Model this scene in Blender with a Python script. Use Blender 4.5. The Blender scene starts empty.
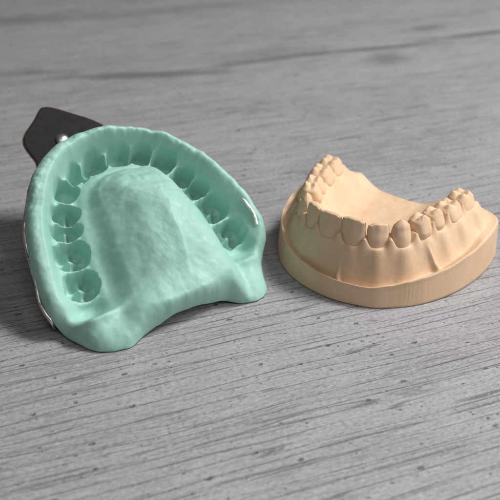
import bpy, math
import numpy as np
MM = 0.001
sc = bpy.context.scene
col = sc.collection

# ------------------------------------------------------------------ helpers
def sst(a, b, x):
    t = np.clip((x - a) / (b - a), 0, 1)
    return t * t * (3 - 2 * t)
def smax(a, b, k):
    h = np.clip(0.5 + 0.5 * (a - b) / k, 0, 1)
    return b + (a - b) * h + k * h * (1 - h)
def smin(a, b, k): return -smax(-a, -b, k)
def hsh(ix, iy, iz, seed):
    n = (ix * 374761393 + iy * 668265263 + iz * 2147483647 + seed * 974634777) & 0xffffffff
    n = ((n ^ (n >> 13)) * 1274126177) & 0xffffffff
    n = n ^ (n >> 16)
    return (n & 0xffff) / 32767.5 - 1
def noise(x, y, z=0.0, seed=1):
    x, y, z = np.broadcast_arrays(np.asarray(x, float), np.asarray(y, float), np.asarray(z, float))
    fx, fy, fz = np.floor(x), np.floor(y), np.floor(z)
    ix, iy, iz = fx.astype(np.int64), fy.astype(np.int64), fz.astype(np.int64)
    u, v, w = x - fx, y - fy, z - fz
    u, v, w = [q * q * q * (q * (q * 6 - 15) + 10) for q in (u, v, w)]
    r = 0
    for a in (0, 1):
        for b in (0, 1):
            for c in (0, 1):
                r = r + (u if a else 1 - u) * (v if b else 1 - v) * (w if c else 1 - w) * hsh(ix + a, iy + b, iz + c, seed)
    return r
def fbm(x, y, z=0.0, seed=1, oc=3):
    r = 0; am = 1.0
    for o in range(oc):
        r = r + am * noise(x, y, z, seed + 7 * o); x = x * 2.03 + 3.1; y = y * 2.03 + 1.7; z = np.asarray(z) * 2.03; am *= .5
    return r
def spline(P, n, closed=False):
    """centripetal-ish Catmull-Rom through P, n samples a segment"""
    P = np.array(P, float); N = len(P); out = []
    for i in range(N if closed else N - 1):
        if closed: p0, p1, p2, p3 = P[(i - 1) % N], P[i], P[(i + 1) % N], P[(i + 2) % N]
        else: p0, p1, p2, p3 = P[max(i - 1, 0)], P[i], P[i + 1], P[min(i + 2, N - 1)]
        for k in range(n):
            t = k / n
            out.append(.5 * ((2 * p1) + (-p0 + p2) * t + (2 * p0 - 5 * p1 + 4 * p2 - p3) * t * t + (-p0 + 3 * p1 - 3 * p2 + p3) * t ** 3))
    if not closed: out.append(P[-1])
    return np.array(out)
def dist_poly(x, y, P):
    """nearest distance, sign (left of path = +) and index along the polyline P"""
    best = np.full(x.shape, 1e9); sg = np.ones(x.shape); ar = np.zeros(x.shape)
    seg = P[1:] - P[:-1]; L = np.hypot(seg[:, 0], seg[:, 1]); cum = np.concatenate([[0], np.cumsum(L)])
    for i in range(len(seg)):
        dx = x - P[i, 0]; dy = y - P[i, 1]
        t = np.clip((dx * seg[i, 0] + dy * seg[i, 1]) / (L[i] ** 2), 0, 1)
        ex = dx - t * seg[i, 0]; ey = dy - t * seg[i, 1]
        d = ex * ex + ey * ey; m = d < best
        best = np.where(m, d, best)
        sg = np.where(m, np.sign(seg[i, 0] * dy - seg[i, 1] * dx), sg)
        ar = np.where(m, cum[i] + t * L[i], ar)
    return np.sqrt(best), sg, ar
def mesh(name, V, Fc, mat, parent=None, smooth=True):
    me = bpy.data.meshes.new(name)
    V = np.asarray(V, float) * MM
    if isinstance(Fc, np.ndarray):
        n = len(Fc); k = Fc.shape[1]
        me.vertices.add(len(V)); me.vertices.foreach_set('co', V.ravel())
        me.loops.add(n * k); me.loops.foreach_set('vertex_index', Fc.ravel().astype(np.int32))
        me.polygons.add(n); me.polygons.foreach_set('loop_start', np.arange(n, dtype=np.int32) * k)
        me.update(calc_edges=True)
    else:
        me.from_pydata([tuple(v) for v in V], [], [tuple(int(i) for i in f) for f in Fc]); me.update()
    me.validate()
    me.polygons.foreach_set('use_smooth', [smooth] * len(me.polygons))
    me.materials.append(mat)
    o = bpy.data.objects.new(name, me); col.objects.link(o); o.parent = parent
    return o
def grid_faces(nr, nt, flip=False, closed=True):
    i = np.arange(nr - 1)[:, None]; j = np.arange(nt if closed else nt - 1)[None, :]
    a = i * nt + j; b = i * nt + (j + 1) % nt; c = (i + 1) * nt + (j + 1) % nt; d = (i + 1) * nt + j
    F = np.stack([a, d, c, b] if not flip else [a, b, c, d], -1).reshape(-1, 4)
    return F
def polar_radius(out, cx, cy, th):
    """radius of a star-shaped closed outline at the angles th"""
    a = np.unwrap(np.arctan2(out[:, 1] - cy, out[:, 0] - cx)); r = np.hypot(out[:, 0] - cx, out[:, 1] - cy)
    if a[-1] < a[0]: a = a[::-1]; r = r[::-1]
    a0 = a[0]; a = np.concatenate([a, [a0 + 2 * np.pi]]); r = np.concatenate([r, [r[0]]])
    o = np.argsort(a)
    return np.interp((th - a0) % (2 * np.pi) + a0, a[o], r[o])
def per_interp(th, pts):
    """smooth periodic interpolation of (degrees, value) pairs"""
    pts = sorted(pts); A = np.radians([p[0] for p in pts]); Vv = np.array([p[1] for p in pts], float)
    A = np.concatenate([A[-2:] - 2 * np.pi, A, A[:2] + 2 * np.pi]); Vv = np.concatenate([Vv[-2:], Vv, Vv[:2]])
    t = th % (2 * np.pi); i = np.clip(np.searchsorted(A, t) - 1, 1, len(A) - 3)
    u = (t - A[i]) / (A[i + 1] - A[i]); u = u * u * (3 - 2 * u)
    return Vv[i] * (1 - u) + Vv[i + 1] * u
def empty(name, loc, rz):
    o = bpy.data.objects.new(name, None); col.objects.link(o)
    o.empty_display_size = .01; o.location = [q * MM for q in loc]; o.rotation_euler = (0, 0, rz); return o

# ------------------------------------------------------------------ materials
class NT:
    def __init__(s, name):
        s.m = bpy.data.materials.new(name); s.m.use_nodes = True; s.t = s.m.node_tree
        s.b = s.t.nodes['Principled BSDF']; s.tc = s.t.nodes.new('ShaderNodeTexCoord')
    def n(s, typ, ins=None, **kw):
        nd = s.t.nodes.new(typ)
        for k, v in kw.items(): setattr(nd, k, v)
        for k, v in (ins or {}).items(): s.put(nd.inputs[k], v)
        return nd
    def put(s, sock, v):
        if isinstance(v, bpy.types.NodeSocket): s.t.links.new(v, sock)
        else: sock.default_value = v
    def math(s, op, a, b=None, c=None, clamp=False):
        nd = s.t.nodes.new('ShaderNodeMath'); nd.operation = op; nd.use_clamp = clamp
        s.put(nd.inputs[0], a)
        if b is not None: s.put(nd.inputs[1], b)
        if c is not None: s.put(nd.inputs[2], c)
        return nd.outputs[0]
    def mapr(s, v, a, b, c=0., d=1.):
        nd = s.t.nodes.new('ShaderNodeMapRange'); nd.interpolation_type = 'SMOOTHSTEP'
        for i, q in enumerate((v, a, b, c, d)): s.put(nd.inputs[i], q)
        return nd.outputs[0]
    def mapping(s, rot=(0, 0, 0), scale=(1, 1, 1), loc=(0, 0, 0), src=None):
        nd = s.t.nodes.new('ShaderNodeMapping')
        nd.inputs['Rotation'].default_value = rot; nd.inputs['Scale'].default_value = scale; nd.inputs['Location'].default_value = loc
        s.t.links.new(src or s.tc.outputs['Object'], nd.inputs['Vector']); return nd.outputs[0]
    def noise(s, vec, scale, detail=3, rough=.5, dist=0.):
        nd = s.t.nodes.new('ShaderNodeTexNoise'); s.put(nd.inputs['Vector'], vec)
        nd.inputs['Scale'].default_value = scale; nd.inputs['Detail'].default_value = detail
        nd.inputs['Roughness'].default_value = rough; nd.inputs['Distortion'].default_value = dist
        return nd.outputs['Fac']
    def mix(s, f, a, b, mode='MIX'):
        nd = s.t.nodes.new('ShaderNodeMix'); nd.data_type = 'RGBA'; nd.blend_type = mode
        s.put(nd.inputs[0], f); s.put(nd.inputs[6], a); s.put(nd.inputs[7], b); return nd.outputs[2]
    def bump(s, h, strength, distance, normal=None):
        nd = s.t.nodes.new('ShaderNodeBump'); nd.inputs['Strength'].default_value = strength
        nd.inputs['Distance'].default_value = distance; s.put(nd.inputs['Height'], h)
        if normal is not None: s.put(nd.inputs['Normal'], normal)
        return nd.outputs[0]
    def set(s, **k):
        for a, v in k.items(): s.put(s.b.inputs[a.replace('_', ' ')], v)

def mat_plaster():
    m = NT('dental_stone'); ob = m.mapping(scale=(1000, 1000, 1000))
    a = m.noise(ob, .12, 3, .6); b = m.noise(ob, 1.3, 3, .6); c = m.noise(ob, 7, 2, .6)
    cl = m.mix(m.mapr(a, .35, .65), (.65, .455, .295, 1), (.70, .505, .34, 1))
    cl = m.mix(m.mapr(b, .45, .75, 0, .35), cl, (.73, .565, .41, 1))
    pit = m.n('ShaderNodeTexVoronoi', {'Vector': ob, 'Scale': .55, 'Randomness': 1.0})
    pm = m.mapr(pit.outputs['Distance'], .04, .10, 1, 0)
    sel = m.n('ShaderNodeSeparateColor', {0: pit.outputs['Color']})
    pm = m.math('MULTIPLY', pm, m.math('GREATER_THAN', sel.outputs[0], .80))
    cl = m.mix(m.math('MULTIPLY', pm, .55), cl, (.30, .17, .09, 1))
    h = m.math('ADD', m.math('MULTIPLY', b, .5), m.math('MULTIPLY', c, .35)); h = m.math('SUBTRACT', h, m.math('MULTIPLY', pm, .8))
    m.set(Base_Color=cl, Roughness=.62, Normal=m.bump(h, .45, .00013))
    m.b.inputs['Specular IOR Level'].default_value = .28
    m.b.inputs['Subsurface Weight'].default_value = .05; m.b.inputs['Subsurface Radius'].default_value = (.9, .5, .28)
    m.b.inputs['Subsurface Scale'].default_value = .001
    return m.m
def mat_alginate():
    m = NT('green_impression_material'); ob = m.mapping(scale=(1000, 1000, 1000))
    a = m.noise(ob, .09, 3, .6, .4); b = m.noise(ob, .55, 4, .6, .3); c = m.noise(ob, 3.5, 3, .6)
    cl = m.mix(m.mapr(a, .35, .65), (.29, .525, .445, 1), (.33, .565, .49, 1))
    cl = m.mix(m.mapr(b, .5, .75, 0, .18), cl, (.40, .615, .545, 1))
    h = m.math('ADD', m.math('MULTIPLY', b, .4), m.math('MULTIPLY', c, .25))
    m.set(Base_Color=cl, Roughness=m.mapr(b, .3, .7, .46, .62), Normal=m.bump(h, .3, .00008))
    m.b.inputs['Specular IOR Level'].default_value = .36
    m.b.inputs['Subsurface Weight'].default_value = .05; m.b.inputs['Subsurface Radius'].default_value = (.5, .9, .75)
    m.b.inputs['Subsurface Scale'].default_value = .001
    return m.m
def mat_metal(name, base, rough, metal=1., sc_=.8, amt=.1):
    m = NT(name); ob = m.mapping(scale=(1000, 1000, 1000))
    b = m.noise(ob, sc_, 4, .65); c = m.noise(ob, .15, 2, .5)
    d = tuple(q * .55 for q in base[:3]) + (1,)
    m.set(Base_Color=m.mix(m.mapr(b, .42, .72), base, d), Roughness=m.mapr(c, .3, .7, rough - amt, rough + amt), Metallic=metal, Normal=m.bump(b, .25, .0002))
    return m.m
def mat_table():
    m = NT('grey_board'); R = (0, 0, math.radians(-19.7))
    # object coordinates in mm, x runs along the grooves
    o = m.mapping(rot=R, scale=(1000, 1000, 1000))
    wob = m.noise(m.mapping(src=o, scale=(.012, .02, 1)), 1, 2, .5)
    sep = m.n('ShaderNodeSeparateXYZ', {0: o})
    y2 = m.math('ADD', sep.outputs[1], m.math('MULTIPLY', wob, 9.))
    cmb = m.n('ShaderNodeCombineXYZ', {0: sep.outputs[0], 1: y2, 2: 0.}).outputs[0]
    def st(sx, sy, lz=0.): return m.mapping(src=cmb, scale=(sx, sy, 1), loc=(lz, lz * 1.7, lz))
    g1 = m.noise(st(.0045, .17), 1, 2.2, .55)               # the long grooves
    grn = m.noise(m.mapping(src=o, scale=(.6, 1, 1)), 1.25, 5, .72)                           # grit
    y3 = m.math('ADD', sep.outputs[1], m.math('MULTIPLY', g1, 13.))
    def lines(period, ph, wd):
        f = m.math('FRACT', m.math('ADD', m.math('DIVIDE', y3, period), ph))
        return m.mapr(m.math('ABSOLUTE', m.math('SUBTRACT', f, .5)), 0., wd, 1, 0)
    r1 = m.math('MAXIMUM', lines(3.7, 0., .10), m.math('MULTIPLY', lines(9.7, .3, .03), .6))
    g2 = m.noise(st(.012, .30, 5.), 1, 2, .5)
    r2 = m.math('MAXIMUM', lines(2.9, .1, .06), m.math('MULTIPLY', m.mapr(m.math('ABSOLUTE', m.math('SUBTRACT', g2, .5)), .0, .018, 1, 0), .6))
    brk = m.noise(st(.05, .4, 9.), 1, 3, .6)                # grooves come and go
    r1 = m.math('MULTIPLY', m.math('MULTIPLY', r1, m.mapr(grn, .36, .52, .45, 1.)), m.mapr(brk, .32, .56, .2, 1.)); r2 = m.math('MULTIPLY', r2, m.mapr(brk, .46, .58))
    fib = m.noise(st(.10, 2.2, 3.), 1, 4, .65)              # short fibres
    big = m.noise(st(.008, .030, 2.), 1, 4, .6)
    mid = m.noise(st(.045, .11, 7.), 1, 4, .65)
    def pits(scale, lo, hi, thr, str_=.6):
        wv = m.mapping(src=o, scale=(str_, 1, 1)); wn = m.noise(o, .9, 2, .5)
        wv = m.n('ShaderNodeVectorMath', {0: wv, 1: m.n('ShaderNodeCombineXYZ', {0: m.math('MULTIPLY', wn, 1.2), 1: m.math('MULTIPLY', wn, -.9), 2: 0.}).outputs[0]}, operation='ADD').outputs[0]
        v = m.n('ShaderNodeTexVoronoi', {'Vector': wv, 'Scale': scale, 'Randomness': 1.}, voronoi_dimensions='2D')
        s_ = m.n('ShaderNodeSeparateColor', {0: v.outputs['Color']})
        lim = m.math('MULTIPLY', s_.outputs[1], hi)
        return m.math('MULTIPLY', m.mapr(v.outputs['Distance'], lo, m.math('ADD', lim, lo + .02), 1, 0), m.math('GREATER_THAN', s_.outputs[0], thr))
    p1 = pits(.14, .02, .09, .70); p2 = pits(.50, .03, .16, .66); p3 = pits(.33, .02, .14, .5, .8)
    p2 = m.math('MULTIPLY', p2, m.mapr(mid, .42, .6, .15, 1))
    base = m.mix(m.mapr(big, .34, .66), (.222, .222, .240, 1), (.310, .309, .328, 1))
    base = m.mix(m.mapr(mid, .35, .68, 0, .75), base, (.332, .331, .348, 1))
    base = m.mix(m.mapr(fib, .42, .66, 0, .75), base, (.40, .398, .416, 1))
    base = m.mix(m.mapr(grn, .50, .68, 0, .75), base, (.16, .152, .168, 1))
    base = m.mix(m.mapr(grn, .32, .47, .55, 0), base, (.50, .495, .505, 1))
    base = m.mix(m.math('MULTIPLY', r1, .62), base, (.105, .10, .11, 1))
    base = m.mix(m.math('MULTIPLY', r2, .55), base, (.13, .125, .135, 1))
    # board joint and knots in the far part of the table: dark worn streaks
    def blot(cx, cy, rx, ry, ang, amt, colr):
        mp = m.n('ShaderNodeMapping', {'Location': (0, 0, 0)}, vector_type='TEXTURE')
        mp.inputs['Location'].default_value = (cx, cy, 0); mp.inputs['Rotation'].default_value = (0, 0, math.radians(ang)); mp.inputs['Scale'].default_value = (rx, ry, 1)
        m.put(mp.inputs['Vector'], m.mapping(scale=(1000, 1000, 0)))
        ln = m.n('ShaderNodeVectorMath', {0: mp.outputs[0]}, operation='LENGTH').outputs['Value']
        ln = m.math('ADD', ln, m.math('MULTIPLY', m.math('SUBTRACT', m.noise(o, .05, 4, .65), .5), .9))
        return m.mix(m.mapr(ln, .2, 1.1, amt, 0), base, colr)
    for b_ in BLOTS: base = blot(*b_, (.13, .128, .14, 1))
    pa = m.math('MAXIMUM', p1, p2)
    base = m.mix(m.math('MULTIPLY', pa, .7), base, (.05, .048, .055, 1))
    base = m.mix(m.math('MULTIPLY', p3, .25), base, (.56, .55, .57, 1))
    h = m.math('SUBTRACT', m.math('ADD', m.math('MULTIPLY', fib, .30), m.math('MULTIPLY', grn, .22)), m.math('MULTIPLY', r1, .75))
    h = m.math('SUBTRACT', h, m.math('MULTIPLY', r2, .3)); h = m.math('SUBTRACT', h, m.math('MULTIPLY', pa, .9))
    h = m.math('ADD', h, m.math('MULTIPLY', p3, .12))
    m.set(Base_Color=base, Roughness=m.mapr(fib, .3, .7, .42, .6), Normal=m.bump(h, .8, .00045))
    m.b.inputs['Specular IOR Level'].default_value = .42
    return m.m

BLOTS = [(-120, 400, 60, 6, 6, .45), (-55, 397, 62, 7, 6, .8), (15, 424, 60, 5, 22, .7), (75, 442, 55, 5, 16, .85), (140, 470, 60, 6, 20, .75), (76, 424, 16, 13, 19, .6), (109, 482, 18, 8, 19, .7), (10, 430, 45, 16, 19, .35), (-150, 500, 60, 16, 19, .45), (-60, 520, 120, 12, 19, .35), (180, 350, 60, 10, 19, .25), (-120, 300, 40, 8, 19, .25)]
M_PL = mat_plaster(); M_GR = mat_alginate(); M_TB = mat_table()
M_TRAY = mat_metal('tray_metal', (.78, .70, .68, 1), .42)
M_BLK = mat_metal('dark_handle_coating', (.016, .014, .014, 1), .6, .0, .5, .08)
M_BLK.node_tree.nodes['Principled BSDF'].inputs['Specular IOR Level'].default_value = .22
M_RIV = mat_metal('rivet_metal', (.80, .78, .76, 1), .45)
M_EDGE = mat_metal('handle_edge_metal', (.16, .10, .08, 1), .45, .6)

# ------------------------------------------------------------------ table
X0, X1, Y0, Y1, TH = -700, 800, -150, 1300, 25
tv = [(X0, Y0, -TH), (X1, Y0, -TH), (X1, Y1, -TH), (X0, Y1, -TH), (X0, Y0, 0), (X1, Y0, 0), (X1, Y1, 0), (X0, Y1, 0)]
tb = mesh('table_surface', tv, [(3, 2, 1, 0), (4, 5, 6, 7), (0, 1, 5, 4), (1, 2, 6, 5), (2, 3, 7, 6), (3, 0, 4, 7)], M_TB, smooth=False)
tb['kind'] = 'structure'

# standard dental arch: centre of each tooth, (width, depth) half sizes
ARCH = [(4.2, 0), (11.5, -2.5), (17.3, -7.5), (20.8, -14.5), (22.8, -21), (24.8, -29.8), (26, -39.8)]

# ================================================================== the impression
PSI, TAU, RHO = math.radians(33), math.radians(30.7), math.radians(-3)
OX, OY, OZ = -46.8, 229.8, 28.0
ct, st_, cr, sr = math.cos(TAU), math.sin(TAU), math.cos(RHO), math.sin(RHO)
def tilt(V, clamp=None):
    """impression frame (tray lying flat) -> tilted as it stands, root at the table under the incisors"""
    V = np.asarray(V, float); x, y, z = V[:, 0], V[:, 1], V[:, 2]
    x1 = x * cr + z * sr; z1 = -x * sr + z * cr
    y2 = y * ct - z1 * st_; z2 = y * st_ + z1 * ct + OZ
    if clamp is not None: z2 = np.maximum(z2, clamp)
    return np.stack([x1, y2, z2], -1)
imp = empty('dental_impression', (OX, OY, 0), PSI)
imp['label'] = 'green dental impression in a metal tray with a black handle, left of the beige cast'
imp['category'] = 'dental impression'

OUT = [(36.3, -36), (35, -28), (32.3, -19), (29.2, -11), (24, -3), (16.5, 3), (9.5, 6.6), (1, 8.3), (-7.5, 8.6), (-16.3, 5.8), (-22.8, 1), (-28.2, -6.5),
       (-33.2, -18), (-35.2, -27), (-36.4, -36), (-36.4, -43), (-34.2, -50), (-32.2, -54.6), (-29.6, -58.2), (-26, -60.6), (-20, -62), (-14.4, -59.8), (-8.2, -58.4), (2, -57.9),
       (9, -58.4), (13, -59.0), (17.5, -61.6), (23, -62.6), (27.6, -60.0), (30, -55), (33.4, -47.5), (36.0, -41.5)]
out = spline(OUT, 12, True)
CX, CY = 0.0, -28.0
NT_, NR = 1100, 270
th = np.arange(NT_) * 2 * np.pi / NT_
Rb = polar_radius(out, CX, CY, th)
Rb = Rb + .12 * fbm(np.cos(th) * 9, np.sin(th) * 9, 0, 8) * sst(-.3, -.8, np.sin(th))
Rb = Rb + .22 * fbm(np.cos(th) * 5, np.sin(th) * 5, 0, 5) + .03 * fbm(np.cos(th) * 22, np.sin(th) * 22, 0, 6)
s = np.concatenate([np.linspace(0, 1, NR)]) ; s = s ** .8
X = CX + np.outer(s, Rb * np.cos(th)); Y = CY + np.outer(s, Rb * np.sin(th))
bx = CX + Rb * np.cos(th); by = CY + Rb * np.sin(th)
K = .96
half = [(K * a, K * b) for a, b in ARCH]
ctrl = [(-26.6, -66), (-26.0, -52), (-25.6, -45)] + [(-a, b) for a, b in half[::-1]] + half + [(25.6, -45), (26.0, -52), (26.6, -66)]
arch = spline(ctrl, 14)
def imp_height(X, Y, TH, tb=None):
    """surface height of the impression in its own flat frame"""
    d0, sg, ar = dist_poly(X, Y, arch)
    d = d0 * sg                                             # outward positive
    return d, ar
d, ar = imp_height(X, Y, th)
Bp = np.stack([bx, by], -1)
t, _, _ = dist_poly(X, Y, np.concatenate([Bp[::4], Bp[:1]]))
t[-1] = 0
TT = np.broadcast_to(th, X.shape)
rearw = sst(-44, -54, Y)                                    # 1 behind the trough
# crest height around the rim (degrees from the patch centre)
crest = per_interp(th, [(0, 11.0), (20, 11.5), (45, 11.5), (70, 12.0), (90, 12.6), (110, 12.4), (135, 12), (160, 11.2), (180, 10.5), (200, 9.0), (213, 6.5), (222, 3.5), (240, 2.0), (255, 3.5), (270, 4.2), (285, 3.5),
                        (297, 2.6), (308, 2.6), (318, 5.0), (330, 8.0), (345, 10.0)])
crest = crest + .45 * fbm(np.cos(th) * 5, np.sin(th) * 5, 3, 11) + .09 * fbm(np.cos(th) * 17, np.sin(th) * 17, 3, 12) + .25 * fbm(np.cos(th) * 9, np.sin(th) * 9, 5, 13) * sst(0, .4, np.sin(th - .3))
CR = np.broadcast_to(crest, X.shape)
floor = 5.6 + .25 * fbm(X * .15, Y * .15, 0, 21) + sst(-47, -54, Y) * (1.0 + 2.4 * sst(0, -18, X))
rearb = sst(-42, -52, Y); CR = CR * (1 - rearb) + floor * rearb
lipw = per_interp(th, [(0, 1.8), (60, 1.9), (90, 3.0), (110, 4.0), (135, 4.8), (180, 4.6), (205, 3.6), (230, 2.5), (300, 2.)])[None, :] + 0 * X                             # width of the rolled rim, broader in front
wiw = per_interp(th, [(0, 6.5), (50, 6.0), (90, 3.6), (135, 3.0), (180, 2.8), (230, 4.), (300, 5.)])[None, :]
wall_in = 1 - sst(lipw - .4, lipw + wiw, t)                      # inner wall of the rim
edge = 1 - np.clip(1 - t / lipw, 0, 1) ** 2.2               # rounding over to the outer edge
wall = floor + (CR - floor) * wall_in
# palate hump
e = np.maximum(-(d + 4.4 + .9 * sst(-18, -30, Y)), 0); e = np.sqrt(e * e + 1) - 1
E = 14.0
ef = np.clip(e / E, 0, 1)
mid_i = len(arch) // 2
dL, _, _ = dist_poly(X, Y, arch[:mid_i + 14][::3]); dR, _, _ = dist_poly(X, Y, arch[mid_i - 14:][::3])
def rise(dd, E_): return np.clip((np.sqrt(np.maximum(dd - 4.5, 0) ** 2 + 1) - 1) / E_, 0, 1)
qL = rise(dL, 24 - 11 * sst(-28, -9, Y) - 4 * sst(-42, -54, Y)); qR = rise(dR, 12.5 - 2.5 * sst(-28, -9, Y) - 3 * sst(-42, -52, Y))
ZP = np.where(d < 0, 14.2 * smin(.35 * sst(0, 1, qL) + .65 * (1 - (1 - qL) ** 2) * sst(-.05, .32, qL), (1 - (1 - qR) ** 2.6) * sst(-.05, .25, qR), .25), 0)
ZP = np.maximum(ZP, 0)
ZP = ZP * (1 - .22 * sst(-30, -10, Y)) * (1 - .50 * sst(-34, -60, Y))
ZP = ZP + .4 * np.exp(-((X - 5) / 3.0) ** 2) * sst(-10, -22, Y) * (ef > 0) * ef
H = floor.copy()
H = wall
H = H + ZP
# rugae and folds on the palate
rg = ef * sst(-26, -12, Y)
H = H + rg * (.55 * np.sin((Y + 30 + .35 * np.abs(X)) * 1.25 + 2.2 * noise(X * .3, Y * .3, 0, 31)) * np.exp(-((np.abs(X) - 5) / 5) ** 2))
H = H + sst(.35, .9, ef) * (.14 * fbm(X * .14, Y * .12, 0, 33, 2) +   .045 * (1 - np.abs(fbm((X + .35 * Y) * .38, Y * .13, 0, 34, 3))) + .012 * fbm(X * 1.2, Y * .8, 0, 35, 2))
fx = X - (6.2 + (Y + 23) * .13 + .5 * noise(Y * .2, 0 * Y, 0, 36))
H = H + ef * (.5 * np.exp(-(np.minimum(fx, 0) / 2.6) ** 2 - (np.maximum(fx, 0) / .7) ** 2)) * sst(-16, -24, Y) * sst(-54, -44, Y)
# the crescent hollow behind the last sockets
H = H - 4.6 * np.exp(-(((X + 26.0) / 4.8) ** 2 + ((Y + 47) / 3.0) ** 2) ** 1.5)
H = H - 3.0 * np.exp(-(((X - 25.2) / 4.6) ** 2 + ((Y + 45.5) / 2.8) ** 2) ** 1.3)
H = H + 2.4 * np.exp(-(((X + 25) / 8) ** 2 + ((Y + 51.8 - .02 * (X + 26) ** 2) / 1.5) ** 2)) + 1.6 * np.exp(-(((X - 25) / 7) ** 2 + ((Y + 50) / 1.8) ** 2))
# sockets
HS = [(4.3, 3.9), (3.45, 3.6), (3.9, 4.4), (3.35, 4.8), (3.25, 4.9), (5.0, 5.5), (4.7, 5.4)]
dep = [8.0, 7.8, 8.0, 7.3, 7.1, 7.0, 6.6]
kind = ['i', 'i', 'c', 'p', 'p', 'm', 'm']
MSK = np.zeros_like(H); HSK = np.zeros_like(H)
for sd in (-1, 1):
    for i, ((ax, ay), (a, b)) in enumerate(zip(half, HS)):
        cx_, cy_ = sd * ax, ay
        if i == 0: tx, ty = 1., -sd * .12
        else:
            pa_ = half[i - 1]; pb_ = half[min(i + 1, 6)]
            tx, ty = sd * (pb_[0] - pa_[0]), pb_[1] - pa_[1]
        L = math.hypot(tx, ty); tx /= L; ty /= L
        nx, ny = -ty * sd * -1, tx * sd * -1
        # outward normal
        nx, ny = (ty, -tx)
        if nx * cx_ + ny * (cy_ + 22) < 0: nx, ny = -nx, -ny
        jit = [(.3, -.2), (-.4, .3), (.2, .4), (-.2, -.3), (.3, .1), (0, .3), (-.3, -.2)][i]
        cx_ += jit[0] * sd * .6; cy_ += jit[1]
        wn = .22 * fbm(X * .5, Y * .5, 0, 50 + i + (9 if sd > 0 else 0))
        u = (X - cx_) * tx + (Y - cy_) * ty; v = (X - cx_) * nx + (Y - cy_) * ny
        n_ = {'i': 2.1, 'c': 2.1, 'p': 2.2, 'm': 2.7}[kind[i]]
        v = v + .12; a = a * 1.05; b = b * 1.03
        q = (np.abs(u / a) ** n_ + np.abs(v / b) ** n_) ** (1 / n_) + wn * .25
        msk = 1 - sst(.72, 1.0, q)
        bot = 0
        if kind[i] == 'm':
            for su, sv, dd in ((-1, -1, 1.7), (1, -1, 1.4), (-1, 1, 2.0), (1, 1, 1.8)):
                bot = bot - 1.5 * dd * np.exp(-(((u - su * a * .42) / (a * .36)) ** 2 + ((v - sv * b * .40) / (b * .36)) ** 2) ** 1.5)
            bot = bot + .9 * np.exp(-((v - .1 * b) / (b * .18)) ** 2) * (np.abs(u) < a * 1.1) * np.exp(-(u / (a * .9)) ** 4) + .9 * np.exp(-((u + .3 * v) / (a * .16)) ** 2) * np.exp(-(v / (b * .9)) ** 4)
        elif kind[i] == 'p':
            for sv, dd in ((-1, 1.8), (1, 2.4)):
                bot = bot - 1.3 * dd * np.exp(-((u / (a * .6)) ** 2 + ((v - sv * b * .44) / (b * .38)) ** 2) ** 1.4)
            bot = bot + 1.3 * np.exp(-(v / (b * .22)) ** 2)
        elif kind[i] == 'c':
            bot = bot - 1.6 * np.exp(-((u / (a * .5)) ** 2 + ((v - .25 * b) / (b * .5)) ** 2))
        else:
            bot = bot - 1.8 * np.exp(-((v - .35 * b) / (b * .33)) ** 2) + .8 * np.exp(-((v + .5 * b) / (b * .4)) ** 2)
        hs = 5.6 - dep[i] + bot * sst(1.0, .35, q)
        HSK = np.where(msk > MSK, hs, HSK); MSK = np.maximum(msk, MSK)
        # the gum collar: raised thin ring about every socket
        H = H + .5 * np.exp(-((q - 1.08) / .10) ** 2) * sst(b * .7, b * .3, v) * sst(-b * .8, -b * .5, v)
# keep the socket floor flat in front where the palate already rises
H = H - 2.3 * np.exp(-(np.abs(d + .3) / 4.2) ** 4) * sst(-47, -43, Y)
lim = np.where(d < 0, 1.0, 1 - .98 * sst(.2, 2.3, H - floor))
H = H - MSK * np.maximum(H - HSK, 0) * lim
# outer edge: roll over, and the long convex fall at the back
side = 1 - sst(-44, -52, by); side = np.broadcast_to(side, X.shape)
zb_side = crest - 3.0
# table height in the tilted flat frame, to let the lobes touch it
def ground(x, y, h=0.): return ((h - OZ - y * st_) / ct + x * sr) / cr
lobe = per_interp(th, [(215, 1.0), (228, .3), (243, .3), (252, 2.0), (262, 4.4), (275, 4.6), (288, 2.6), (298, .3), (312, .3), (325, 1.0), (90, 1.0)])
zb_rear = ground(bx, by, lobe + .1)
zb = zb_side * side[0] + zb_rear * (1 - side[0])
Lr = 3.2 + 0 * X
Lr = Lr * side + (1 - side) * per_interp(th, [(200, 5.), (232, 6.5), (262, 2.6), (280, 2.6), (308, 7.), (335, 5.), (90, 5.)])
g = np.clip(t / Lr, 0, 1); g = (1 - (1 - g) ** 2) ** .8
H = zb + (H - zb) * g
H = H + .06 * fbm(X * .4, Y * .4, 0, 71, 3) * sst(0, 2, t)
# ragged, slightly torn rim texture at the front left
H = H + (.30 * fbm(X * .42, Y * .42, 0, 73, 3) + .015 * fbm(X * 1.2, Y * 1.2, 0, 74, 2)) * np.exp(-((t - 2.2) / 2.0) ** 2) * (.35 + .65 * sst(-22, -2, Y))
for _ in range(3):                                          # settle the knife edges between the sockets
    Hn = H.copy(); Hn[1:-1] = (4 * H[1:-1] + H[:-2] + H[2:] + 1.5 * np.roll(H, 1, 1)[1:-1] + 1.5 * np.roll(H, -1, 1)[1:-1]) / 9
    H = np.where(t > 1.0, Hn, H)
TOP = np.stack([X, Y, H], -1)
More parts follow.
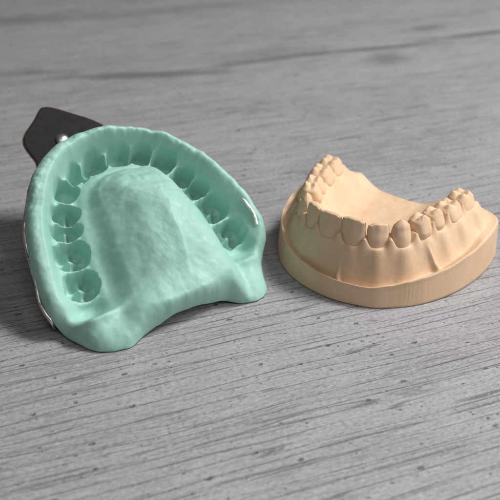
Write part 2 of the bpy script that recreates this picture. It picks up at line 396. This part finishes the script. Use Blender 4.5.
# skirt under the rim, then the underside going back to the centre
nrm = np.stack([np.gradient(by), -np.gradient(bx)], -1); nrm /= np.linalg.norm(nrm, axis=1)[:, None]   # outward (counter-clockwise outline)
rings = []
for k in np.linspace(0, 1, 15)[1:]:
    off = .5 * math.sin(min(k * 3, 1) * math.pi) * side[0] - 3.4 * k ** 2 - .5 * k * (1 - side[0])
    zz = zb * (1 - k) + np.maximum(-4.2, ground(bx, by, .15)) * k
    zz = np.minimum(zz, zb - .02)
    rings.append(np.stack([bx + nrm[:, 0] * off, by + nrm[:, 1] * off, zz + .15 * fbm(np.cos(th) * 9, np.sin(th) * 9, k * 3, 81)], -1))
lastx, lasty, lastz = rings[-1].T
US = []
for sN in np.linspace(1, 0, 40)[1:]:
    idx = int(round((sN ** (1 / .8)) * (NR - 1)))
    x_ = CX + (lastx - CX) * sN; y_ = CY + (lasty - CY) * sN
    w = sst(1, .8, np.array(sN))
    z_ = np.minimum(lastz * (1 - w) + w * np.where(e[idx] > 1, floor[idx] + ZP[idx] - 9.0, -4.4), H[idx] - 1.2)
    z_ = np.maximum(z_, -5)
    US.append(np.stack([x_, y_, z_], -1))
V = np.concatenate([TOP.reshape(-1, 3)] + rings + US)
nrw = NR + len(rings) + len(US)
imat = mesh('impression_material', tilt(V, .12), grid_faces(nrw, NT_), M_GR, imp)

# the metal tray, hugging the outside of the material
angs = np.radians(np.arange(-42, 207.01, .8))
tR = polar_radius(out, CX, CY, angs % (2 * np.pi))
px_, py_ = CX + tR * np.cos(angs), CY + tR * np.sin(angs)
nn = np.stack([np.gradient(py_), -np.gradient(px_)], -1); nn /= np.linalg.norm(nn, axis=1)[:, None]
cz = np.interp(angs % (2 * np.pi), th, zb) - .6
lft = sst(math.radians(125), math.radians(165), angs) - .15 + .25 * noise(angs * 7, 0 * angs, 0, 88)
left_out = -1.35 + 1.05 * lft + .35 * np.exp(-((np.degrees(angs) - 198) / 6.) ** 2)
prof = []
for o_, kz in ((.75, -.2), (.95, -.6), (.8, -1.3), (.55, -3.), (.2, -5.), (-.6, -8.), (-2.0, -10.6), (-4.0, -11.6)):
    wv = .35 * np.sin(angs * 5 + 1)
    prof.append(np.stack([px_ + nn[:, 0] * (o_ + left_out + wv * .3), py_ + nn[:, 1] * (o_ + left_out + wv * .3), (cz + 6.6) * (1 + kz / 11.6) - 6.6 + wv * (1 + kz / 11.6)], -1))
fl = prof[-1]
for f_ in (.88, .76, .64, .5): prof.append(np.stack([CX + (fl[:, 0] - CX) * f_, CY + (fl[:, 1] - CY) * f_, np.full(len(angs), -6.6)], -1))
PV = np.array(prof); PV[..., 2] = np.maximum(PV[..., 2], ground(PV[..., 0], PV[..., 1], .9))
tray = mesh('metal_tray', tilt(PV.reshape(-1, 3)), grid_faces(len(prof), len(angs), False, False), M_TRAY, imp)
sm = tray.modifiers.new('thickness', 'SOLIDIFY'); sm.thickness = .0011; sm.offset = 0
# the bare piece of rolled tray edge that breaks through on the right wall
def tube(P, rad, nseg=10, flat=1.0):
    P = np.array(P, float); T = np.gradient(P, axis=0); T /= np.linalg.norm(T, axis=1)[:, None]
    up = np.array([0, 0, 1.]); vs = []
    for i in range(len(P)):
        a = np.cross(T[i], up); a /= np.linalg.norm(a); b = np.cross(a, T[i])
        r_ = rad * (1 if 0 < i < len(P) - 1 else .55)
        for k in range(nseg):
            w = 2 * math.pi * k / nseg; vs.append(P[i] + a * math.cos(w) * r_ + b * math.sin(w) * r_ * flat)
    Fc = [tuple(q) for q in grid_faces(len(P), nseg)]
    Fc += [tuple(range(nseg)), tuple(range((len(P) - 1) * nseg, len(P) * nseg))[::-1]]
    return np.array(vs), Fc
def surf(x, y): i_ = np.argmin(((X - x) ** 2 + (Y - y) ** 2).ravel()); return H.ravel()[i_]
tp = spline([(x_, y_, surf(x_, y_) + dz_) for x_, y_, dz_ in ((32.0, -30.9, -.2), (32.6, -32.6, .15), (33.0, -34.6, .2), (33.2, -37.2, .2), (33.0, -39.4, .1), (32.7, -41.0, -.3))], 7)
v_, f_ = tube(tp, .62, 12, .8); mesh('exposed_tray_edge', tilt(v_), f_, M_RIV, tray)

# handle: flat blade with a blunt pointed end
ho = spline([(-16.5, 4), (-18.6, 13), (-19.6, 18.4), (-19.3, 21.3), (-17.6, 24.0), (-13.2, 28.0), (-10.2, 31.2), (-8.6, 32.4), (-6.4, 32.0), (-4.2, 30.6), (0.4, 26.8), (5.6, 22.2), (8.6, 17), (9.2, 4)], 8, True)
HZ = -6.0; hv = []; c0 = ho.mean(0)
levels = [(.0, HZ), (.0, HZ + 1.0), (-.18, HZ + 1.3), (-.5, HZ + 1.42)]
hn = np.stack([np.gradient(ho[:, 1]), -np.gradient(ho[:, 0])], -1); hn /= np.linalg.norm(hn, axis=1)[:, None]
if np.sum(hn * (ho - c0)) < 0: hn = -hn
n_h = len(ho)
for off, z in levels:
    p = ho + hn * off; hv += [(a, b, z) for a, b in p]
hf = [tuple(q) for q in grid_faces(len(levels), n_h)] + [tuple(range(n_h)), tuple(range(3 * n_h, 4 * n_h))[::-1]]
handle = mesh('handle', tilt(hv), hf, M_BLK, imp, smooth=False)
import bmesh as _bm
def fixn(o):
    b = _bm.new(); b.from_mesh(o.data); _bm.ops.recalc_face_normals(b, faces=b.faces); b.to_mesh(o.data); b.free()
fixn(handle)
# thin worn edge round the blade
ev, ef_ = tube(np.concatenate([np.c_[ho, np.full(n_h, HZ + .75)], [[*ho[0], HZ + .75]]]), .32, 8)
mesh('worn_edge', tilt(ev), ef_, M_EDGE, handle)
# rivet
rv = []; NRv = 28
for rr, z in ((2.3, 1.3), (2.3, 1.7), (2.1, 2.15), (1.6, 2.6), (.9, 2.85), (.01, 2.95)):
    rv += [(-7.4 + rr * math.cos(k * 2 * math.pi / NRv), 17.6 + rr * math.sin(k * 2 * math.pi / NRv), HZ + z) for k in range(NRv)]
riv = mesh('rivet', tilt(rv), [tuple(q) for q in grid_faces(6, NRv)], M_RIV, imp); fixn(riv)

# ================================================================== the plaster cast
PHI = math.radians(-32.6)
cast = empty('plaster_dental_cast', (28.3, 204.4, 0), PHI)
cast['label'] = 'beige plaster cast of an upper jaw with its teeth, right of the green impression'
cast['category'] = 'dental cast'
KC = .90
th2 = np.arange(1000) * 2 * np.pi / 1000
OC = [(-25.2, 4.2), (-19.3, -2.2), (-10, -7.4), (1.4, -9.5), (12.6, -7.6), (18.5, -4.4), (25, 1.4), (30.2, 9.0), (34.0, 18), (36.2, 28), (36.6, 38), (34.5, 45), (24, 48), (4, 45.5), (-14, 48), (-26, 46), (-29.5, 39), (-30.4, 28), (-30.0, 18), (-28.4, 10)]
oc = spline(OC, 12, True)
C2 = (3.0, 20.0)
Rc = polar_radius(oc, C2[0], C2[1], th2)
bx2, by2 = C2[0] + Rc * np.cos(th2), C2[1] + Rc * np.sin(th2)
n2 = np.stack([np.gradient(by2), -np.gradient(bx2)], -1); n2 /= np.linalg.norm(n2, axis=1)[:, None]
# rim height of the base (degrees: 270 is the front, 0 right, 180 left, 90 the back)
zr = per_interp(th2, [(270, 7.5), (288, 7.3), (303, 8.3), (314, 9.2), (325, 9.8), (340, 10.6), (0, 12.0), (20, 13.0), (45, 14), (55, 14.6), (70, 12.4), (90, 11.2), (110, 12.4), (125, 14.6), (140, 15), (165, 15.5), (180, 15.2), (195, 13.5), (210, 11.5), (225, 9.6), (242, 8.6), (255, 8.0)])
SOFF = 0.0
NR2 = 250; s2 = np.linspace(0, 1, NR2) ** .8
Xc = C2[0] + np.outer(s2, Rc * np.cos(th2)); Yc = C2[1] + np.outer(s2, Rc * np.sin(th2))
halfc = [(KC * a, -KC * b) for a, b in ARCH]
halfc = [(a, b - .7 if i < 3 else b) for i, (a, b) in enumerate(halfc)]
ctrl = [(-a, b) for a, b in halfc[::-1]] + halfc
ctrl = [(-24.2, 50), (-23.8, 42)] + ctrl + [(23.8, 42), (24.2, 50)]
arc2 = spline(ctrl, 22)
dc, sgc, arcc = dist_poly(Xc, Yc, arc2)
dc = -dc * sgc                                              # outward positive
tc_, _, _ = dist_poly(Xc, Yc, np.stack([np.r_[bx2[::4], bx2[0]], np.r_[by2[::4], by2[0]]], -1)); tc_[-1] = 0
ZR = np.broadcast_to(zr, Xc.shape)
# arc position of each tooth
tp_ = np.array([(-a, b) for a, b in halfc[::-1]] + halfc)
_, _, apos = dist_poly(tp_[:, 0], tp_[:, 1], arc2)
bnd = (apos[1:] + apos[:-1]) / 2
# margin height along the arch: low at a tooth's middle, papilla between teeth
pap = np.zeros_like(Xc)
for b_ in bnd: pap = pap + np.exp(-((arcc - b_) / 1.15) ** 2)
zm = 17.3 + 1.5 * sst(4, 24, Yc)
zm_l = zm + (2.8 + .8 * sst(6, 14, Yc)) * pap * np.clip(1 - (dc - 3) / 2.0, 0, 1) ** 1.5                                      # labial
# root eminences push the wall out under each tooth
emi = np.zeros_like(Xc)
for i_, a_ in enumerate(apos): emi = emi + np.exp(-((arcc - a_) / 1.9) ** 2) * (1.3 if i_ in (4, 9) else 1)
face = 3.1 + .9 * sst(10, 26, Yc) + .5 * emi               # distance of the gum wall from the arch line
reach = np.maximum(dc + tc_ - face, 2.5)                    # room between wall and rim
lipc = np.clip(reach * .22, .9, 2.4)
w = np.clip((dc - face) / np.maximum(reach - lipc, 1.0), 0, 1)
sul = ZR - (.6 - .4 * sst(20, 34, Yc)) * np.clip(1.0 - np.clip(dc - face - (reach - lipc), 0, 99) / lipc, 0, 1) ** .8
lft_ = sst(-6, -16, Xc); w1 = np.clip(w / (.74 + .1 * sst(20, 35, Yc) + .2 * lft_), 0, 1); fall = 1 - .35 * w1 - .65 * sst(.05, 1, w1)
grv = ((1.5 - .8 * lft_) * np.exp(-((w - .84) / .22) ** 2) * np.where(w > .97, np.clip(1 - (dc - face - (reach - lipc)) / lipc * 1.2, 0, 1), 1)) * sst(34, 18, Yc)
outer = sul + (zm_l - sul) * fall - grv
outer = outer + .8 * (emi - .45) * np.sin(np.pi * np.clip(w * 1.25, 0, 1))
# frena: a thin fold at the midline and a broad one by the right first premolar
mid_a = (apos[6] + apos[7]) / 2
def fren(a0, wd, amp, skew=0): return amp * np.exp(-((arcc - a0 - skew * (dc - face)) / wd) ** 2) * np.sin(np.pi * np.clip(w, 0, 1) ** 2.2) * sst(34, 28, Yc)
outer = outer + fren(mid_a + 1.4, .75, 2.8, .1) + fren(apos[10] - 1.6, .75, 2.2, .35) + fren(apos[3] + 1, 1.5, 1.4, -.3)
# palate
el = np.maximum(-(dc + 2.8), 0)
zl_ = zm + .6 + 2.0 * sst(18, 0, Yc) + .8 * pap
vault = 10.6 - .3 * sst(24, 42, Yc)
pf = np.clip(el / 13.5, 0, 1)
inner = vault + (zl_ - vault) * (1 - pf) ** 1.65
inner = inner + .22 * np.sin(Yc * 1.5 + np.abs(Xc) * .5 + 2 * noise(Xc * .3, Yc * .3, 0, 41)) * sst(.1, .35, pf) * sst(22, 12, Yc) * np.exp(-((np.abs(Xc) - 5) / 4) ** 2)
Hc = np.where(dc > 0, outer, inner)
kk = sst(-2.8, face, dc)                                    # blend across the crest under the teeth
Hc = np.where((dc > -2.8) & (dc < face), zl_ * (1 - kk) + zm_l * kk, Hc)
# behind the last molar the ridge falls to the base
hw = sst(40.5, 46.5, Yc) * sst(13, 19, np.abs(Xc))
Hc = Hc * (1 - hw) + (np.minimum(Hc, ZR)) * hw
g = np.clip(tc_ / 1.1, 0, 1)
Hc = Hc - .8 * (1 - np.sqrt(1 - (1 - g) ** 2 + 1e-9)) + .16 * fbm(Xc * .22, Yc * .22, 0, 91, 3) * sst(0, 2, tc_)
zt = zr - .8; back = sst(.35, .8, np.sin(th2)); zt = zt * (1 - back) + np.minimum(zt, Hc[-5] - .5) * back
for k_ in range(1, 4): Hc[-1 - k_] = Hc[-1 - k_] * (1 - back) + np.minimum(Hc[-1 - k_], Hc[-5] - .5 * (4 - k_) / 4) * back
Hc[-1] = zt
TOPc = np.stack([Xc, Yc, Hc], -1)
rg = []
for k in np.linspace(0, 1, 14)[1:]:
    o_ = .45 * math.sin(k * math.pi) * 0 + .9 * k
    zz = zt * (1 - k) + .35 * k
    o_ = o_ + .035 * noise(th2 * 75, 0 * th2, k * .7, 301) * np.exp(-((th2 - math.radians(318)) / .30) ** 2) * math.sin(k * math.pi) ** .5
    rg.append(np.stack([bx2 + n2[:, 0] * (o_ - .9), by2 + n2[:, 1] * (o_ - .9), zz], -1))
rg2 = rg[-1].copy(); rg2[:, 2] = .04; rg2[:, :2] -= n2 * .35
rg3 = np.tile([C2[0], C2[1], .04], (1000, 1))
# the outline above is the foot of the base; pull the top patch in to match the slight batter
TOPc[..., 0] = C2[0] + (TOPc[..., 0] - C2[0]) * (1 - .9 / 33 * np.broadcast_to((s2 ** 4)[:, None], Xc.shape))
TOPc[..., 1] = C2[1] + (TOPc[..., 1] - C2[1]) * (1 - .9 / 33 * np.broadcast_to((s2 ** 4)[:, None], Xc.shape))
V = np.concatenate([TOPc.reshape(-1, 3)] + rg + [rg2, rg3])
mesh('base_and_gum', V, grid_faces(NR2 + len(rg) + 2, 1000), M_PL, cast)

def tooth(kind, w, b, z0, z1, seed, name='tooth'):
    """crown in its own frame: x along the arch, y outward (labial), z up. w, b half sizes"""
    NTt, side, top = 72, 22, 16
    th = np.arange(NTt) * 2 * np.pi / NTt; rows = []
    n = {'i': 2.1, 'c': 2.05, 'p': 2.8, 'm': 3.2}[kind]
    cs, sn = np.cos(th), np.sin(th)
    rr = (np.abs(cs) ** n + np.abs(sn) ** n) ** (-1 / n)
    ux, uy = rr * cs, rr * sn
    hgt = z1 - z0
    for k in range(side):
        h = k / (side - 1)                                   # 0 root end, 1 shoulder
        neck = (.50 if kind in 'ic' else .66) + (.50 if kind in 'ic' else .34) * math.sin(min(h / .62, 1) * math.pi / 2) ** .9
        if kind in 'i':
            wx = w * neck * (1 - .02 * h - .13 * max(h - .78, 0) ** 2 / .0484); by_ = b * (1.0 - .74 * h ** 1.25); oy = b * (.02 + .52 * h) - .9 * h * h
            zz = z0 + hgt * .965 * h
        elif kind == 'c':
            wx = w * neck * (1 - .20 * max(h - .5, 0) / .5); by_ = b * (1 - .45 * h ** 1.8); oy = b * .34 * h - .6 * h * h
            zz = z0 + hgt * .74 * h
        elif kind == 'p':
            wx = w * neck * (1 - .04 * max(h - .6, 0) / .4); by_ = b * (.88 + .12 * math.sin(h * math.pi)) * (1 - .20 * max(h - .55, 0) / .45); oy = 0
            zz = z0 + hgt * .72 * h
        else:
            wx = w * neck * (1 - .02 * max(h - .6, 0) / .4); by_ = b * (.90 + .10 * math.sin(h * math.pi)) * (1 - .16 * max(h - .55, 0) / .45); oy = 0
            zz = z0 + hgt * .70 * h
        x = wx * ux; y = by_ * uy + oy
        # labial face a little flatter, gentle developmental lobes
        if kind in 'ic': y = y + np.where(uy > 0, 0.05 * np.cos(x / w * 2.6 * math.pi) * h - .35 * (x / w) ** 2 * h, 0)
        rows.append(np.stack([x, y, np.full(NTt, zz)], -1))
    last = rows[-1]; cy_ = last[:, 1].mean()
    for k in range(1, top + 1):
        f = 1 - k / top
        x = last[:, 0] * f; y = cy_ + (last[:, 1] - cy_) * f; r = 1 - f
        if kind == 'i': z = z0 + hgt * (.965 + .045 * math.sqrt(1 - f * f)) - 1.0 * np.abs(x / w) ** 3.2 + 0 * x
        elif kind == 'c': z = z0 + hgt * (.74 + .26 * (.55 * math.sqrt(1 - f * f) + .45 * (1 - f))) + 0 * x
        else:
            U = x / w; Vv = y / b; z = np.zeros(NTt)
            if kind == 'p': cusps = [(0, .46, .95, .62, .40), (0, -.46, .80, .58, .40)]
            else: cusps = [(-.46, .46, .95, .44, .40), (.46, .46, .88, .42, .40), (-.44, -.46, .92, .44, .40), (.46, -.46, .75, .40, .40)]
            for cu, cv, am, su, sv in cusps: z = np.maximum(z, am * np.exp(-((U - cu) / su) ** 2 * .8 - ((Vv - cv) / sv) ** 2 * .8))
            z = z + .10 * noise(x * 1.4 + seed * 3, y * 1.4, 0, seed) * sst(0, .25, np.array(r))
            rim = math.sqrt(max(1 - f ** 8, 0)); zc = z * sst(0, .50, np.array(r)) ** .8
            z = z0 + hgt * ((.70 if kind == 'm' else .72)) + hgt * (.30 if kind == 'm' else .28) * (rim * .30 + zc * .74)
        rows.append(np.stack([x, y, np.asarray(z)], -1))
    V = np.concatenate(rows); N_ = len(rows)
    V[:, 0] += .06 * noise(V[:, 0] * .6, V[:, 1] * .6, V[:, 2] * .6, seed); V[:, 1] += .08 * noise(V[:, 0] * .5, V[:, 1] * .5, V[:, 2] * .5 + 9, seed)
    return V, grid_faces(N_, NTt)

#        kind  half-width half-depth root z  top z
TE = [('i', 4.1, 3.0, 14.3, 25.2), ('i', 3.4, 2.8, 14.7, 24.6), ('c', 3.55, 3.4, 14.5, 25.1), ('p', 3.3, 4.0, 16.2, 24.8), ('p', 3.2, 4.0, 16.6, 24.4), ('m', 4.65, 4.6, 16.2, 23.9), ('m', 4.3, 4.5, 15.8, 23.6)]
TL = ['central incisor', 'lateral incisor', 'canine', 'first premolar', 'second premolar', 'first molar', 'second molar']
for sd in (-1, 1):
    for i, (kd, w_, b_, z0, z1) in enumerate(TE):
        px, py = sd * halfc[i][0], halfc[i][1]
        if i == 0: tx, ty = 1., sd * .10
        else:
            pa_ = halfc[i - 1]; pb_ = halfc[min(i + 1, 6)]
            tx, ty = sd * (pb_[0] - pa_[0]), pb_[1] - pa_[1]
        L = math.hypot(tx, ty); tx /= L; ty /= L
        nx, ny = ty, -tx
        if nx * px + ny * (py - 22) < 0: nx, ny = -nx, -ny
        V, Fc = tooth(kd, w_ * .985, b_, z0, z1, 100 + i + (20 if sd > 0 else 0))
        # widths run along t, depth along n; slight individual rotation
        a = math.radians([3, -4, 5, -3, 4, -2, 3][i] * sd)
        xx = V[:, 0] * math.cos(a) - V[:, 1] * math.sin(a); yy = V[:, 0] * math.sin(a) + V[:, 1] * math.cos(a)
        Wd = np.stack([px + xx * tx + yy * nx, py + xx * ty + yy * ny, V[:, 2] + (.15 if (i + (sd > 0)) % 2 else -.1)], -1)
        o = mesh('tooth', Wd, Fc, M_PL, cast)
        fixn(o); o['label'] = TL[i]

# ------------------------------------------------------------------ light, world, camera
w = bpy.data.worlds.new('World'); sc.world = w; w.use_nodes = True
bg = w.node_tree.nodes['Background']; bg.inputs[0].default_value = (1.0, .94, .92, 1); bg.inputs[1].default_value = .04
def area(name, loc, target, sx, sy, power, color):
    l = bpy.data.lights.new(name, 'AREA'); l.shape = 'RECTANGLE'; l.size = sx * MM; l.size_y = sy * MM; l.energy = power; l.color = color
    o = bpy.data.objects.new(name, l); col.objects.link(o); o.location = [q * MM for q in loc]
    from mathutils import Vector
    o.rotation_euler = (Vector([q * MM for q in target]) - o.location).to_track_quat('-Z', 'Y').to_euler(); return o
area('key_softbox', (560, 330, 840), (0, 215, 10), 240, 240, 11.0, (1.0, .975, .955))
area('front_fill', (120, -300, 700), (0, 210, 10), 360, 360, 1.5, (1.0, .97, .95))  # added fill light, brightens the faces turned to the camera
area('side_fill', (640, 0, 300), (20, 210, 15), 260, 200, 1.5, (1.0, .96, .93))  # low fill added from the right to lift the cast's right wall

cam = bpy.data.cameras.new('camera'); co = bpy.data.objects.new('camera', cam); col.objects.link(co)
co.location = (0, 0, .140); co.rotation_euler = (math.radians(90 - 32), 0, 0)
cam.sensor_width = 36; cam.lens = 36 * 785 / 500; cam.clip_start = .005; cam.clip_end = 20
cam.dof.use_dof = True; cam.dof.focus_distance = .228; cam.dof.aperture_fstop = 20
sc.camera = co
sc.view_settings.view_transform = 'Standard'; sc.view_settings.look = 'None'; sc.view_settings.exposure = .06; sc.view_settings.gamma = 1
